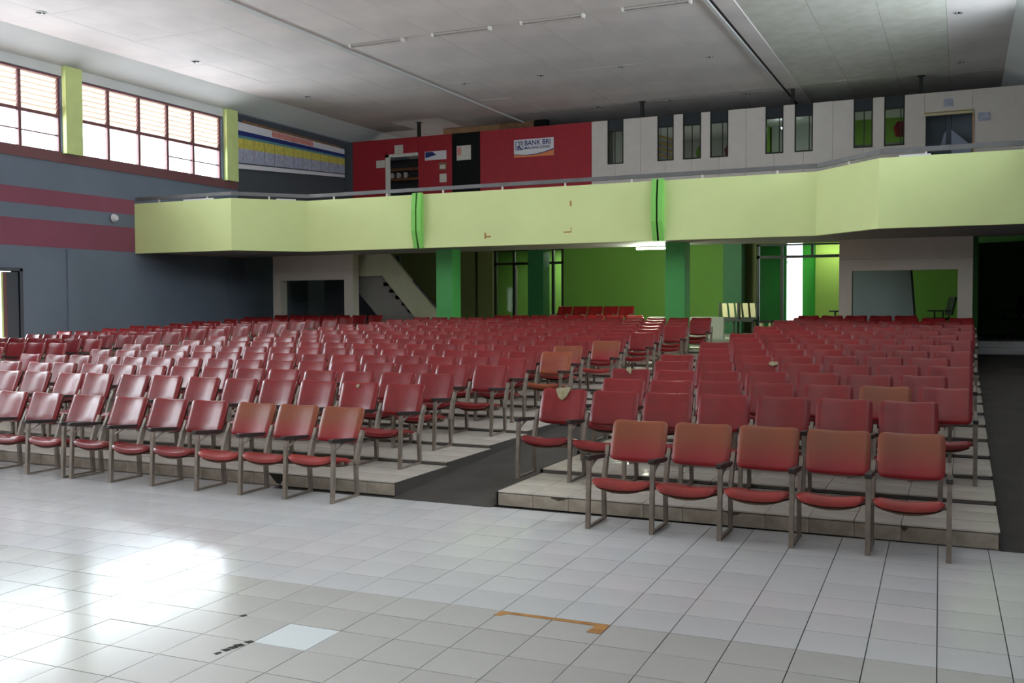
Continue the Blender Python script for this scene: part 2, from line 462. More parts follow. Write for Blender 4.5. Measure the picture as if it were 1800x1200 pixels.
# left doorway: pale leaf standing in a dark reveal
d = structure(MB().box(XL-.3, XL+.02, 11.2, 11.28, 0, 2.68).box(XL-.3, XL+.02, 9.12, 9.2, 0, 2.68).box(XL-.3, XL+.02, 9.12, 11.28, 2.62, 2.7).build('door_1', M['slate_dark']))
MB().box(XL-.1, XL-.04, 10.88, 11.2, .3, 2.6).build('dark_leaf', M['slate_dark'], d)
MB().box(XL-.1, XL-.03, 10.79, 10.875, .3, 2.6).build('brown_jamb', M['maroon'], d)
MB().box(XL-.9, XL-.035, 10.735, 10.785, .0, 2.56).build('door_leaf', M['pillar_lime'], d)

# ------------------------------------------------------------------ ceiling
ceiling = structure(MB().box(XL-T, XR+T, YF-.2, 33, H+.02, H+.3).build('ceiling', M['ceil_dark']))
pm = {}
def panel(x0, x1, y0, y1, m):
    k = (round(x1-x0, 3), round(y1-y0, 3), m)
    if k not in pm: pm[k] = MB().box(-(x1-x0)/2+.003, (x1-x0)/2-.003, -(y1-y0)/2+.003, (y1-y0)/2-.003, 0, .015).mesh('ceiling_panel', M[m])
    o = link('ceiling_panel', pm[k], ceiling, ((x0+x1)/2, (y0+y1)/2, H + random.uniform(-.002, .002)))
    o.rotation_euler = (random.gauss(0, .0008), random.gauss(0, .0012), 0)
NY = 18; PY = (YB+5-YF)/NY
for j in range(NY):
    y0, y1 = YF+j*PY, YF+(j+1)*PY
    for xa, xb, n, m in ((-19.33, -13.9, 4, 'ceil'), (-13.78, -4.82, 7, 'ceil'), (-4.3, -.3, 3, 'ceil_old'), (-.3, 1.05, 1, 'ceil')):
        for i in range(n):
            panel(xa+(xb-xa)*i/n, xa+(xb-xa)*(i+1)/n, y0, y1, m)
structure(MB().box(-13.9, -13.78, YF, YB+5, H-.05, H+.04).build('trim_3', M['ceil_trim']))
structure(MB().box(-4.86, -4.78, YF, YB+5, H-.06, H+.04).build('trim_4', M['ceil_trim']))
structure(MB().box(-4.78, -4.7, YF, YB+5, H-.015, H+.04).build('beam_shadow', M['ceil_dark']))  # shadow along the beam's right side, put in as a dark strip
structure(MB().box(-4.7, -4.3, YF, YB+5, H-.03, H+.04).build('trim_6', M['ceil']))

# downlights and bare fluorescent battens
def where_x(x, xs, words): return words[xs.index(x)]
spots = [(-18.0, y) for y in (10.1, 14.8, 19.6, 24.45)] + [(x, y) for y in (20.1, 24.9) for x in (-12.9, -10.57, -8.25, -5.87)] + [(-.06, 18.6), (-.04, 23.5), (-.06, 13.7)]
ORD = ['first', 'second', 'third', 'fourth', 'fifth', 'sixth', 'seventh', 'eighth', 'ninth', 'tenth', 'eleventh', 'twelfth', 'thirteenth', 'fourteenth', 'fifteenth', 'sixteenth']
ring_me = MB(); n = 20
ring_me.add([(math.cos(2*PI*i/n)*.13, math.sin(2*PI*i/n)*.13, 0) for i in range(n)] + [(math.cos(2*PI*i/n)*.10, math.sin(2*PI*i/n)*.10, -.012) for i in range(n)] + [(math.cos(2*PI*i/n)*.095, math.sin(2*PI*i/n)*.095, .012) for i in range(n)],
            [(i, i+n, (i+1) % n+n, (i+1) % n) for i in range(n)] + [(i+n, i+2*n, (i+1) % n+2*n, (i+1) % n+n) for i in range(n)])
ring_me = ring_me.mesh('trim_ring', M['ceil_trim'])
can_me = MB().cyl((0, 0, -.004), (0, 0, .004), .097, .097, 20).mesh('recess', M['black'])
bulb_me = MB().cyl((0, 0, -.03), (0, 0, 0), .02, .035, 10).mesh('lamp', M['chrome'])
for i, (x, y) in enumerate(spots):
    if x < -15: lab = 'twin lamp ceiling downlight nearest left windows, %s along from front' % ORD[i]
    elif x < -2: lab = 'twin lamp ceiling downlight in %s row of middle ceiling, %s from left' % ('front' if y < 22 else 'back', ORD[(i-4) % 4])
    else: lab = 'twin lamp ceiling downlight on right ceiling strip, %s' % {18.6: 'middle one', 23.5: 'nearest the cream office wall', 13.7: 'nearest the camera'}[y]
    t = thing('ceiling_downlight', lab, 'downlight', (x, y, H-.006), 0, 'ceiling downlights')
    link('trim_ring', ring_me, t); link('recess', can_me, t)
    for s in (-.045, .045): link('lamp', bulb_me, t, (s, 0, -.004))
for i, x in enumerate((-12.77, -10.48, -8.22, -5.85)):
    t = thing('fluorescent_batten', 'unlit white fluorescent batten on middle ceiling, %s of row from left' % ORD[i], 'ceiling light', (x, 15.2, H-.004), .02, 'fluorescent battens')
    MB().box(-.72, .72, -.05, .05, -.05, 0).build('housing', M['batten'], t, bevel=.008)
    for s in (-1, 1): MB().prism([(s*.7, -.0), (s*.76, -.0), (s*.74, -.085), (s*.7, -.085)], -.06, .06).build('lamp_holder', M['white'], t)
    MB().cyl((-.7, 0, -.066), (.7, 0, -.066), .014).build('tube', M['batten'], t)

# ------------------------------------------------------------------ balcony
BP = [(XL, 14.81), (-16.92, 14.81), (-15.62, 16.26), (-2.71, 16.26), (-1.38, 14.81), (XR, 14.81)]
def offset_path(path, d):
    out = []
    for i, p in enumerate(path):
        ns = []
        for a, b in ((i-1, i), (i, i+1)):
            if a < 0 or b >= len(path): continue
            dx, dy = path[b][0]-path[a][0], path[b][1]-path[a][1]; L = math.hypot(dx, dy); ns.append((-dy/L, dx/L))
        nx, ny = sum(q[0] for q in ns)/len(ns), sum(q[1] for q in ns)/len(ns); L = math.hypot(nx, ny)
        k = d/(L*L) if len(ns) == 2 else d
        out.append((p[0]+nx*k, p[1]+ny*k))
    return out
def wall_path(name, path, d0, d1, z0, z1, m, parent=None):
    A, B = offset_path(path, d0), offset_path(path, d1); mb = MB(); n = len(path)
    for i in range(n-1):
        a, b, c, e = A[i], A[i+1], B[i+1], B[i]
        mb.add([(*a, z0), (*b, z0), (*c, z0), (*e, z0), (*a, z1), (*b, z1), (*c, z1), (*e, z1)], [(0, 3, 2, 1), (4, 5, 6, 7), (0, 1, 5, 4), (2, 3, 7, 6)] + ([(3, 0, 4, 7)] if i == 0 else []) + ([(1, 2, 6, 5)] if i == n-2 else []))
    return mb.build(name, m, parent)
balcony = structure(wall_path('balcony_parapet', BP, 0, .14, 3.2, 4.53, M['lime']))
# slab and raked floor behind the parapet
poly = offset_path(BP, .14) + [(XR, 19.0), (XL, 19.0)]
structure(MB().prism(poly, 3.24, 3.42, 'z').build('balcony_slab', M['soffit']))
structure(MB().prism([(19.0, 3.24), (YB, 3.72), (YB, 3.9), (19.0, 3.42)], XL, XR, 'x').build('balcony_slab', M['soffit']))
structure(MB().prism([(16.4, 3.42), (19.0, 3.42), (YB, 3.9), (YB, 5.1)], XL, XR, 'x').build('balcony_floor', M['platform']))
# vertical green fins, each a pair of ribs with a dark joint
for xc, nm in ((-12.25, 'left'), (-6.1, 'right')):
    t = structure(link('balcony_fin', None, None, (xc, 16.26, 0)))
    prof = [(0, 3.19), (-.03, 3.19), (-.16, 3.62), (-.16, 4.1), (-.1, 4.56), (0, 4.56)]
    MB().prism(prof, -.13, -.025, 'x').build('rib', M['fin'], t)
    MB().prism(prof, .02, .13, 'x').build('rib', M['fin'], t)
    MB().prism([(0, 3.19), (-.02, 3.19), (-.1, 3.62), (-.1, 4.1), (-.06, 4.55), (0, 4.55)], -.025, .02, 'x').build('joint', M['black'], t)
# flat rail on short posts
rp = BP
rail = thing('balcony_rail', 'long flat grey steel rail along top of lime balcony parapet', 'rail')
wall_path('rail_bar', rp, .03, .09, 4.61, 4.70, M['rail'], rail)
for i in range(len(rp)-1):
    a, b = Vector((*rp[i], 0)), Vector((*rp[i+1], 0)); L = (b-a).length; n = max(1, round(L/1.6))
    nrm = Vector((-(b-a).y, (b-a).x, 0)).normalized()
    for j in range(n):
        p = a + (b-a)*((j+.5)/n) + nrm*.06
        MB().box(p.x-.02, p.x+.02, p.y-.015, p.y+.015, 4.53, 4.615).build('post', M['white'], rail)
# scraps left along the parapet edge
for i, (x, y, w, lab) in enumerate(((-18.0, 14.831, 1.0, 'white plank lying on parapet top at far left of balcony'), (-16.000, 15.868, .5, 'short white board on parapet top at left angle of balcony'), (-.75, 14.831, .55, 'thin white slat lying on parapet top below cream office doorway'))):
    o = MB().box(-w/2, w/2, -.018, .018, 0, .03).build('loose_board', M['sign_white'])
    o.location = (x, y, 4.532); o.rotation_euler = (0, 0, math.atan2(1.45, 1.3) if i == 1 else 0); tag(o, lab, 'board')
# brown tape remnants on the parapet face
def scrap(pts, y, m, nm, lab, cat, t=.004):
    o = MB()
    for (x0, x1, z0, z1) in pts: o.box(x0, x1, y-t, y, z0, z1)
    return tag(o.build(nm, m), lab, cat)
scrap([(-8.22, -8.18, 4.06, 4.18)], 16.26, M['tape'], 'tape_scrap', 'small vertical brown tape scrap near top of lime parapet', 'tape')
scrap([(-10.43, -10.39, 3.37, 3.52), (-10.39, -10.26, 3.4, 3.44)], 16.26, M['tape'], 'tape_scrap', 'brown tape corner scrap low on lime parapet', 'tape')
scrap([(-8.38, -8.2, 3.45, 3.475), (-8.2, -8.185, 3.45, 3.58)], 16.26, M['tape'], 'tape_scrap', 'thin faded tape corner low on parapet under vertical scrap', 'tape')

# ------------------------------------------------------------------ upstairs office front
OY = YB
office = structure(link('office_wall', None))
def opanel(x0, x1, z0, z1, m, nm='wall_panel'):
    return MB().box(x0+.004, x1-.004, OY, OY+.06, z0, z1).build(nm, m, office)
Z0, Z1 = 5.1, 7.6
MB().box(XL, XR, OY+.06, OY+.08, Z0, 5.5).build('back_sheet', M['black'], office)
opanel(XL, -19.81, Z0, Z1, M['slate_dark'])
opanel(-19.81, -18.43, Z0, Z1, M['office_red'])
opanel(-18.43, -17.12, 7.06, Z1, M['office_red'])
opanel(-17.12, -15.78, Z0, Z1, M['office_red'])
opanel(-14.73, -10.75, Z0, Z1, M['office_red'])
wins = [(-10.21, -9.69), (-8.58, -8.07), (-7.77, -7.22), (-6.93, -6.39), (-5.28, -4.77), (-4.44, -3.93), (-2.80, -2.29), (-1.98, -1.45)]
WB = 6.23
seams = [-10.75, -9.95, -9.13, -8.32, -7.5, -6.66, -5.85, -5.03, -4.19, -3.37, -2.55, -1.72, -.93]
for a, b in zip(seams[:-1], seams[1:]): opanel(a, b, Z0, WB-.02, M['office_white'])
ups = []; x = -10.75
for a, b in wins: ups.append((x, a)); x = b
ups.append((x, -.93))
for a, b in ups:
    ss = [a] + [s for s in seams if a+.1 < s < b-.1 and (b-a) > .6] + [b]
    for c, e in zip(ss[:-1], ss[1:]): opanel(c, e, WB-.02, Z1, M['office_white'])
opanel(-.93, .28, 7.06, Z1, M['office_white']); opanel(.28, XR, Z0, Z1, M['office_white'])
# narrow office windows
for i, (a, b) in enumerate(wins):
    f = MB().box(a, a+.03, OY-.01, OY+.07, WB-.02, Z1).box(b-.03, b, OY-.01, OY+.07, WB-.02, Z1).box(a, b, OY-.01, OY+.07, WB-.02, WB+.02).box(a, b, OY-.01, OY+.07, 7.24, 7.28)
    w = structure(f.build('window_%d' % (i+11), M['frame']))
    MB().box(a+.03, b-.03, OY+.02, OY+.035, 7.28, Z1).build('dark_panel', M['dark_film'], w)
    MB().box(a+.03, b-.03, OY+.025, OY+.031, WB+.02, 7.24).build('pane', M['glass'], w)
    mx = a+(b-a)*(.45, .6, .5, .68, .78, .8, .55, .82)[i]
    MB().box(mx-.012, mx+.012, OY+.01, OY+.05, WB+.02, 7.24).build('glazing_bar', M['frame'], w)
# black office door, left doorway and right doorway
d = structure(MB().box(-15.78, -14.73, OY-.02, OY+.05, Z0, Z1).build('door_2', M['black']))
f = structure(MB().box(-18.43, -18.29, OY-.03, OY+.08, Z0, 7.06).box(-18.43, -17.12, OY-.03, OY+.08, 6.96, 7.06).build('door_3', M['white']))
f2 = structure(MB().box(-.95, .3, OY-.04, OY+.06, 6.96, 7.03).box(-.95, .3, OY-.045, OY+.06, 7.045, 7.07).build('door_4', M['cream']))
MB().box(.28, .32, OY-.02, OY+.05, Z0, 7.0).build('jamb', M['wood_tan'], f2)
MB().box(-.95, -.9, OY-.02, OY+.05, Z0, 7.0).build('jamb', M['office_white'], f2)
# rooms behind
structure(MB().box(XL, XR, YB+4.6, YB+4.7, Z0, Z1+.5).build('office_back_wall', M['interior']))
structure(MB().box(XL, XR, YB, YB+4.7, Z0-.2, Z0).build('office_floor', M['platform']))
structure(MB().box(-14.6, XR, YB+.3, YB+4.7, 7.5, 7.55).build('office_ceiling', M['interior']))
for x in (-16.4, -10.6, -5.7, -3.3, -1.1): structure(MB().box(x-.04, x+.04, YB+.1, YB+4.6, Z0, 7.5).build('office_partition', M['interior_green'] if x in (-3.3, -5.7) else M['interior']))
structure(MB().box(-3.2, -1.2, YB+2.9, YB+3, 6.75, 7.5).build('office_partition', M['interior_green']))
structure(MB().box(-5.6, -3.4, YB+2.9, YB+3, 6.55, 7.5).build('office_partition', M['interior']))
structure(MB().box(-17.0, -14.7, YB+1.6, YB+1.7, 7.3, 8.1).build('office_partition', M['wood_tan']))
structure(MB().box(-14.7, -13.4, YB+1.5, YB+1.7, 7.3, 8.1).build('office_partition', M['wood']))
structure(MB().box(-13.3, -12.9, YB+1.4, YB+1.7, 7.3, 8.1).build('office_partition', M['black']))
# things seen through office openings
sh = thing('wall_shelf', 'brown wooden display shelf inside office doorway in red wall', 'shelf', (-18.55, YB+1.2, Z0), 0)
for z in (.8, 1.2, 1.55): MB().box(-.9, .8, 0, .3, z, z+.1).build('shelf_board', M['wood'], sh)
MB().box(-.95, -.9, 0, .3, 0, 1.9).build('side_panel', M['black'], sh); MB().box(-.9, .8, .3, .33, 0, 2.0).build('back_panel', M['slate_dark'], sh)
for i, x in enumerate((-18.98, -18.7, -18.4)):
    t = thing('white_mug', 'white mug on office doorway shelf, %s from left' % ORD[i], 'mug', (x, YB+1.3, Z0+1.3), 0, 'mugs on the office shelf')
    MB().cyl((0, 0, 0), (0, 0, .2), .07, .08, 14).build('body', M['white'], t)
    MB().box(.07, .12, -.012, .012, .05, .14).build('handle', M['white'], t)
bl = thing('slat_reflection', 'yellow slatted reflection modelled behind second narrow office window', 'reflection', (-8.32, YB+.5, 6.2))  # reflection in the glass, modelled as solid slats behind the pane
for i in range(6): MB().prism([(-.4, .55-.19*i+.3), (.45, .25-.19*i+.3), (.45, .32-.19*i+.3), (-.4, .63-.19*i+.3)], 0, .05).build('slat', M['slat_yellow'], bl)
MB().bar((-.3, .025, 0), (-.3, .025, 1.3), .01, .01).bar((.3, .025, 0), (.3, .025, 1.3), .01, .01).build('cord', M['black'], bl)
t = thing('ceiling_lamp', 'lit white globe lamp inside fifth narrow office window', 'lamp', (-4.97, YB+1.6, 7.2))
MB().cyl((0, 0, -.06), (0, 0, .03), .07, .13, 14).build('shade', M['lamp'], t); MB().cyl((0, 0, .03), (0, 0, .3), .012).build('rod', M['black'], t)
t = thing('cabinet', 'dark filing cabinet behind first narrow office window', 'cabinet', (-9.75, YB+1.2, Z0))
MB().box(-.3, .3, 0, .5, 0, 1.8).build('body', M['black'], t); MB().box(-.26, .26, -.02, 0, 1.0, 1.7).build('door', M['slate_dark'], t)
for x, m, lab in ((-7.4, 'interior_green', 'grey green plant on desk behind third narrow office window'), (-6.5, 'office_red', 'red and dark bundle behind fourth narrow office window'), (-1.6, 'office_red', 'red cloth hanging behind last narrow office window')):
    t = thing('hanging_cloth' if x == -1.6 else 'desk_bundle', lab, 'cloth' if x == -1.6 else 'bundle', (x, YB+.9, 6.3))
    z0 = .3 if x == -1.6 else 0
    mb = MB().cyl((0, 0, z0), (0, 0, z0+.25), .14, .2, 10).cyl((0, 0, z0+.25), (0, 0, z0+.42), .2, .1, 10); mb.build('bundle', M[m], t)
    MB().box(-.35, .35, -.1, .4, -.1, 0).box(-.33, -.28, -.05, .35, -1.2, -.1).box(.28, .33, -.05, .35, -1.2, -.1).build('desk', M['wood'], t)
t = thing('plastic_sheet', 'torn pale plastic sheet hanging in doorway of cream office wall', 'sheet', (-.35, YB+.33, 5.6))
MB().bar((.1, .02, .95), (.1, .02, 1.9), .01, .01).bar((-.05, .02, .9), (-.05, .02, 1.9), .01, .01).build('cord', M['black'], t)
MB().prism([(.12, -.2), (.55, -.2), (.62, .52), (.1, 1.0)], 0, .01).build('flap', M['plastic_sheet'], t)
MB().prism([(-.18, .55), (-.05, .6), (-.02, .98), (-.08, .92)], .02, .03).build('flap', M['plastic_sheet'], t)
structure(MB().box(-.95, .4, YB+.6, YB+.65, Z0, 7.5).build('office_partition', M['slate']))
for x in (-17.6, -12.5, -9.0, -7.2, -4.5, -2.6, -.4):  # unseen fill lights added low behind the sills to brighten the rooms
    pl = bpy.data.lights.new('office_fill', 'POINT'); pl.energy = 28; pl.shadow_soft_size = .05; pl.color = (1, .97, .92)
    po = bpy.data.objects.new('office_fill', pl); COL.objects.link(po); po.location = (x, YB+2.0, 5.55)
# notices on the red and cream walls
def sheet(x0, x1, z0, z1, lab, m='paper', nm='paper_notice', y=OY-.004, cat='notice'):
    return tag(MB().box(x0, x1, y-.004, y, z0, z1).build(nm, M[m]), lab, cat)
sheet(-18.05, -17.7, 7.07, 7.36, 'white paper notice above red wall doorway', y=OY-.034)
sheet(-18.82, -18.46, 6.62, 6.88, 'white paper notice left of red wall doorway')
o = sheet(-16.85, -16.01, 6.76, 7.06, 'long white sign with blue left end on red wall', 'sign_white', 'wall_sign', cat='sign')
MB().prism([(-16.83, 6.84), (-16.4, 6.93), (-16.55, 7.04), (-16.83, 7.04)], OY-.011, OY-.008).build('blue_corner', M['navy'], o)
o = sheet(-16.3, -16.01, 6.4, 6.66, 'small brown framed picture between long sign and lower paper', 'wood', 'framed_picture', cat='picture')
MB().box(-16.26, -16.05, OY-.011, OY-.008, 6.44, 6.58).build('print', M['paper'], o)
sheet(-16.28, -16.01, 5.98, 6.27, 'white paper notice lowest beside black office door')
o = sheet(-15.6, -15.06, 6.68, 7.17, 'grey notice with red strip on black office door', 'paper', y=OY-.024)
MB().box(-15.58, -15.43, OY-.032, OY-.028, 6.85, 7.12).build('red_strip', M['pink'], o)
sheet(-.45, -.2, 7.18, 7.4, 'pale paper above cream wall doorway', 'bluegrey')
sheet(.42, .72, 6.72, 6.95, 'pale paper right of cream wall doorway', 'bluegrey')
# bank sign
def text_mesh(name, body, size, m, parent, x, y, z, sx=1.0):
    cu = bpy.data.curves.new(name, 'FONT'); cu.body = body; cu.size = size; cu.extrude = .002; cu.offset = size*.012
    cu.resolution_u = 3
    tmp = bpy.data.objects.new(name, cu); COL.objects.link(tmp)
    dg = bpy.context.evaluated_depsgraph_get(); me = bpy.data.meshes.new_from_object(tmp.evaluated_get(dg))
    bpy.data.objects.remove(tmp)
    me.materials.clear(); me.materials.append(m)
    me.transform(Matrix.Rotation(PI/2, 4, 'X') @ Matrix.Diagonal((sx, 1, 1, 1)))
    return link(name, me, parent, (x, y, z))
SX0, SX1, SZ0, SZ1 = -13.46, -12.05, 6.63, 7.21
sign = thing('bank_sign', 'white and orange bank sign board on crimson office wall', 'sign', (SX0, OY, SZ0), 0, None, MB().box(0, SX1-SX0, -.03, 0, 0, SZ1-SZ0).mesh('bank_sign', M['sign_white']))
MB().prism([(0, 0), (1.41, 0), (1.41, .19), (1.1, .11), (.75, .06), (.4, .05), (0, .1)], -.034, -.03).build('orange_field', M['orange'], sign)
MB().prism([(0, .1), (.4, .05), (.75, .06), (1.1, .11), (1.41, .19), (1.41, .225), (1.1, .14), (.75, .085), (.4, .07), (0, .115)], -.036, -.031).build('blue_curve', M['navy'], sign)
text_mesh('lettering', 'BANK BRI', .235, M['navy'], sign, .375, -.033, .375, .92)
text_mesh('lettering', 'MALANG KAWI', .125, M['navy'], sign, .38, -.033, .25, 1.03)
lg = MB()
for x0, x1, z0, z1 in ((.06, .33, .24, .26), (.06, .33, .5, .52), (.06, .08, .24, .52), (.31, .33, .24, .52)): lg.box(x0, x1, -.036, -.03, z0, z1)
lg.prism([(.12, .38), (.2, .38), (.29, .26), (.24, .26)], -.036, -.03); lg.prism([(.1, .36), (.13, .36), (.2, .26), (.15, .26)], -.036, -.03)
for cx in (.16, .23):
    for k in range(10):
        a0, a1 = -PI/2+PI*k/10, -PI/2+PI*(k+1)/10
        lg.prism([(cx+.06*math.cos(a0), .44+.06*math.sin(a0)), (cx+.06*math.cos(a1), .44+.06*math.sin(a1)), (cx+.04*math.cos(a1), .44+.04*math.sin(a1)), (cx+.04*math.cos(a0), .44+.04*math.sin(a0))], -.036, -.03)
lg.build('emblem', M['navy'], sign)
# hanger posts between office wall and ceiling
for i, (x, lab) in enumerate(((-17.11, 'above red wall'), (-9.09, 'above cream wall left part'), (-4.51, 'below ceiling beam over cream wall'), (-1.03, 'above cream wall near its doorway'))):
    t = thing('hanger_post', 'short dark post from office wall top to ceiling ' + lab, 'post', (x, OY+.06, 7.6), 0, 'hanger posts')
    MB().box(-.05, .05, -.05, .05, 0, .49).build('shaft', M['frame'], t); MB().box(-.09, .09, -.09, .09, .49, .499).build('plate', M['frame'], t)
# long timetable banner on the upper left wall
bn = thing('wall_banner', 'long printed banner with blue and yellow bands high on left wall', 'banner', (XL+.1, 18.85, 0), 0, None)
def bq(nm, ya, yb, f0, f1, m, x=.0):
    def zz(y, f): 
        t = y/5.78; return (5.97+(6.36-5.97)*t) + f*((7.4-5.97) + ((7.36-6.36)-(7.4-5.97))*t)
    vs = []
    for xo in (x, x-.008):
        vs += [(xo, ya, zz(ya, f0)), (xo, yb, zz(yb, f0)), (xo, yb, zz(yb, f1)), (xo, ya, zz(ya, f1))]
    return MB().add(vs, [(0, 1, 2, 3), (7, 6, 5, 4), (0, 4, 5, 1), (1, 5, 6, 2), (2, 6, 7, 3), (3, 7, 4, 0)]).build(nm, m, bn)
bq('sheet', 0, 5.78, 0, 1, M['sign_white'], -.004)
bq('grey_strip', 0, 5.78, .12, .44, M['bluegrey']); bq('yellow_strip', 0, 5.78, .44, .66, M['yellow']); bq('teal_strip', 0, 5.78, .66, .72, M['teal'])
bq('blue_strip', 0, 5.78, .72, .82, M['navy'], .004); bq('pink_strip', 1.7, 3.9, .84, .98, M['pink'], .004); bq('dark_strip', 0, 5.78, .1, .13, M['slate_dark'], .002)
for k in range(11): bq('column_line', .5*k+.3, .5*k+.312, .14, .66, M['wood'], .004)
bq('top_batten', .25, 5.5, 1.0, 1.05, M['wood'], .02)
t = thing('wall_light', 'small round white lamp on left wall beside balcony end', 'lamp', (XL, 14.05, 4.09))
MB().cyl((.0, 0, 0), (.05, 0, 0), .07, .07, 14).build('base', M['rail'], t); MB().cyl((.05, 0, 0), (.14, 0, 0), .11, .07, 14).build('globe', M['sign_white'], t)

# ------------------------------------------------------------------ under the balcony
wb = structure(link('wall_back', None))
def wseg(x0, x1, m, y=YB, t=.2, z0=PLAT, z1=3.75): return MB().box(x0, x1, y, y+t, z0, z1).build('wall_section', m, wb)
wseg(XL, -14.78, M['olive_wall']); wseg(-14.78, -14.22, M['olive_wall'], YB-.12, .32); wseg(-11.72, -5.9, M['green_wall']); wseg(-5.92, -5.52, M['olive_wall'], YB-.03, .23); wseg(-2.3, XR, M['green_wall'])
wseg(-14.22, -11.72, M['olive_wall'], z0=3.62); wseg(-5.52, -2.3, M['olive_wall'], z0=3.56)
def glazed(n, x0, x1, zt, zc, mull, topm):
    f = MB().box(x0, x0+.08, YB, YB+.1, PLAT, zt).box(x1-.08, x1, YB, YB+.1, PLAT, zt).box(x0, x1, YB, YB+.1, zt-.05, zt).box(x0, x1, YB, YB+.1, zc-.04, zc+.04)
    d = structure(f.build('door_%d' % n, M['frame']))
    for x in mull: MB().box(x-.045, x+.045, YB+.0, YB+.1, PLAT, zc-.04).build('stile', M['frame'], d)
    for x in topm: MB().box(x-.035, x+.035, YB+.0, YB+.1, zc+.04, zt-.05).build('transom_bar', M['frame'], d)
    xs = [x0+.04] + mull + [x1-.04]
    for a, b in zip(xs[:-1], xs[1:]): MB().box(a+.04, b-.04, YB+.045, YB+.051, PLAT+.05, zc-.04).build('pane', M['glass'], d)
    xs = [x0+.04] + topm + [x1-.04]
    for a, b in zip(xs[:-1], xs[1:]): MB().box(a+.03, b-.03, YB+.045, YB+.051, zc+.04, zt-.05).build('transom_pane', M['glass'], d)
    return d
d5 = glazed(5, -14.22, -11.72, 3.6, 3.14, [-13.5, -12.1], [-13.5, -12.1])
MB().box(-13.44, -13.38, YB-.02, YB+.0, 1.2, 3.0).build('door_pull', M['white'], d5)
d6 = glazed(6, -5.52, -2.3, 3.54, 3.16, [-4.79], [-4.79, -3.92])
# wrought scrolls on the glazed doors
gr = MB()
for zc_, n in ((1.25, 3), (3.0, 3)):
    for k in range(n):
        cx = -4.7+.12+k*.12
        for q in range(9):
            a0, a1 = 2*PI*q/10, 2*PI*(q+1)/10; r = .055
            gr.bar((cx+r*math.cos(a0), YB+.02, zc_+r*math.sin(a0)*1.3), (cx+r*math.cos(a1), YB+.02, zc_+r*math.sin(a1)*1.3), .012, .012, (0, 1, 0))
gr.build('iron_scroll', M['frame'], d6)
# corridor beyond the glass
structure(MB().box(-15.5, -12.25, YB+2.2, YB+2.35, PLAT, 3.9).build('corridor_wall', M['green_wall']))
structure(MB().box(-12.25, -10.5, YB+2.2, YB+2.35, PLAT, 3.9).build('corridor_wall', M['lime_wall']))
structure(MB().box(-4.02, -.5, YB+1.5, YB+1.65, PLAT, 4.0).build('corridor_wall', M['lime_wall']))
structure(MB().box(-4.42, -4.02, YB+1.6, YB+2.0, PLAT, 4.0).build('corridor_column', M['bright_green']))
structure(MB().box(-6.6, -5.0, YB+2.2, YB+2.35, PLAT, 4.0).build('corridor_wall', M['column']))
structure(MB().box(-10.0, -6.6, YB+2.2, YB+2.35, PLAT, 4.0).build('corridor_wall', M['green_wall']))
structure(MB().box(XL, -4.3, YB+.2, YB+2.4, 3.75, 3.9).build('corridor_ceiling', M['soffit']))
structure(MB().box(XL, -15.5, YB+2.2, YB+2.35, PLAT, 3.9).build('corridor_wall', M['green_wall']))
structure(MB().box(-.5, XR, YB+1.5, YB+1.65, PLAT, 4.0).build('corridor_wall', M['green_wall']))
area('corridor_daylight', (-3.0, YB+.9, 3.7), (0, 0, 0), 2.0, .7, 60, (1, 1, .95))
area('corridor_daylight', (-12.0, YB+1.2, 3.7), (0, 0, 0), 1.5, .8, 140, (1, 1, .9))
# free columns
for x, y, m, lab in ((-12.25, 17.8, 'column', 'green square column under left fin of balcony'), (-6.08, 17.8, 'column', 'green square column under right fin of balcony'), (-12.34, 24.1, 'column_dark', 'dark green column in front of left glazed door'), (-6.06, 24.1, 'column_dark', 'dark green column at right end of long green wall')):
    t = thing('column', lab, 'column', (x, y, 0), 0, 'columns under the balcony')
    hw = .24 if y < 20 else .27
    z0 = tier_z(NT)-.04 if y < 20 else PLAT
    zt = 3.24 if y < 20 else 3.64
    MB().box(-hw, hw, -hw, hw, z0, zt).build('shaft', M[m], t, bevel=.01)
# white booths standing left and right
def booth(x0, x1, lab):
    y0, y1 = 18.62, 18.92
    t = structure(link('booth_front', None))
    MB().box(x0, x0+.28, y0, y1, PLAT-.2, 2.52).build('pier', M['booth'], t); MB().box(x1-.3, x1, y0, y1, PLAT-.2, 2.52).build('pier', M['booth'], t)
    MB().box(x0, x1, y0, y1, 2.52, 2.78).build('lintel', M['booth'], t); MB().box(x0, x1, y0+.01, y1, 2.785, 3.24).build('header', M['booth'], t)
booth(-18.62, -15.79, ''); booth(-2.5, .29, '')
structure(MB().box(-18.6, -15.8, 21.2, 21.3, PLAT, 3.3).build('booth_back_wall', M['slate_dark']))
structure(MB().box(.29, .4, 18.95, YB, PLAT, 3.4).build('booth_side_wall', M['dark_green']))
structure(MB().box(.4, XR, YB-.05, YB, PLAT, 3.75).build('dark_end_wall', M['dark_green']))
# stair running down to the left column
t = thing('staircase', 'beige solid sided staircase rising leftward beside left column', 'staircase', (0, 19.0, 0))
MB().prism([(-13.3, .9), (-13.3, 1.62), (-14.78, 3.24), (-15.98, 3.24), (-15.98, 2.62), (-15.05, 2.62), (-13.5, .9)], 0, .12).build('balustrade', M['stair'], t)
MB().prism([(-13.9, .9), (-13.55, .95), (-15.07, 2.6), (-16.0, 2.64), (-16.0, 2.2), (-14.75, .9)], .14, .3).build('waist_slab', M['stair_grey'], t)
for k in range(8): MB().box(-13.5-.2*(k+1), -13.5-.2*k, .14, 1.2, 1.0+.19*k, 1.1+.19*k).build('step', M['stair_grey'], t)
hr = MB(); hr.bar((-14.0, -.03, 2.46), (-13.25, -.03, 1.7), .05, .05); hr.build('handrail', M['frame'], t)
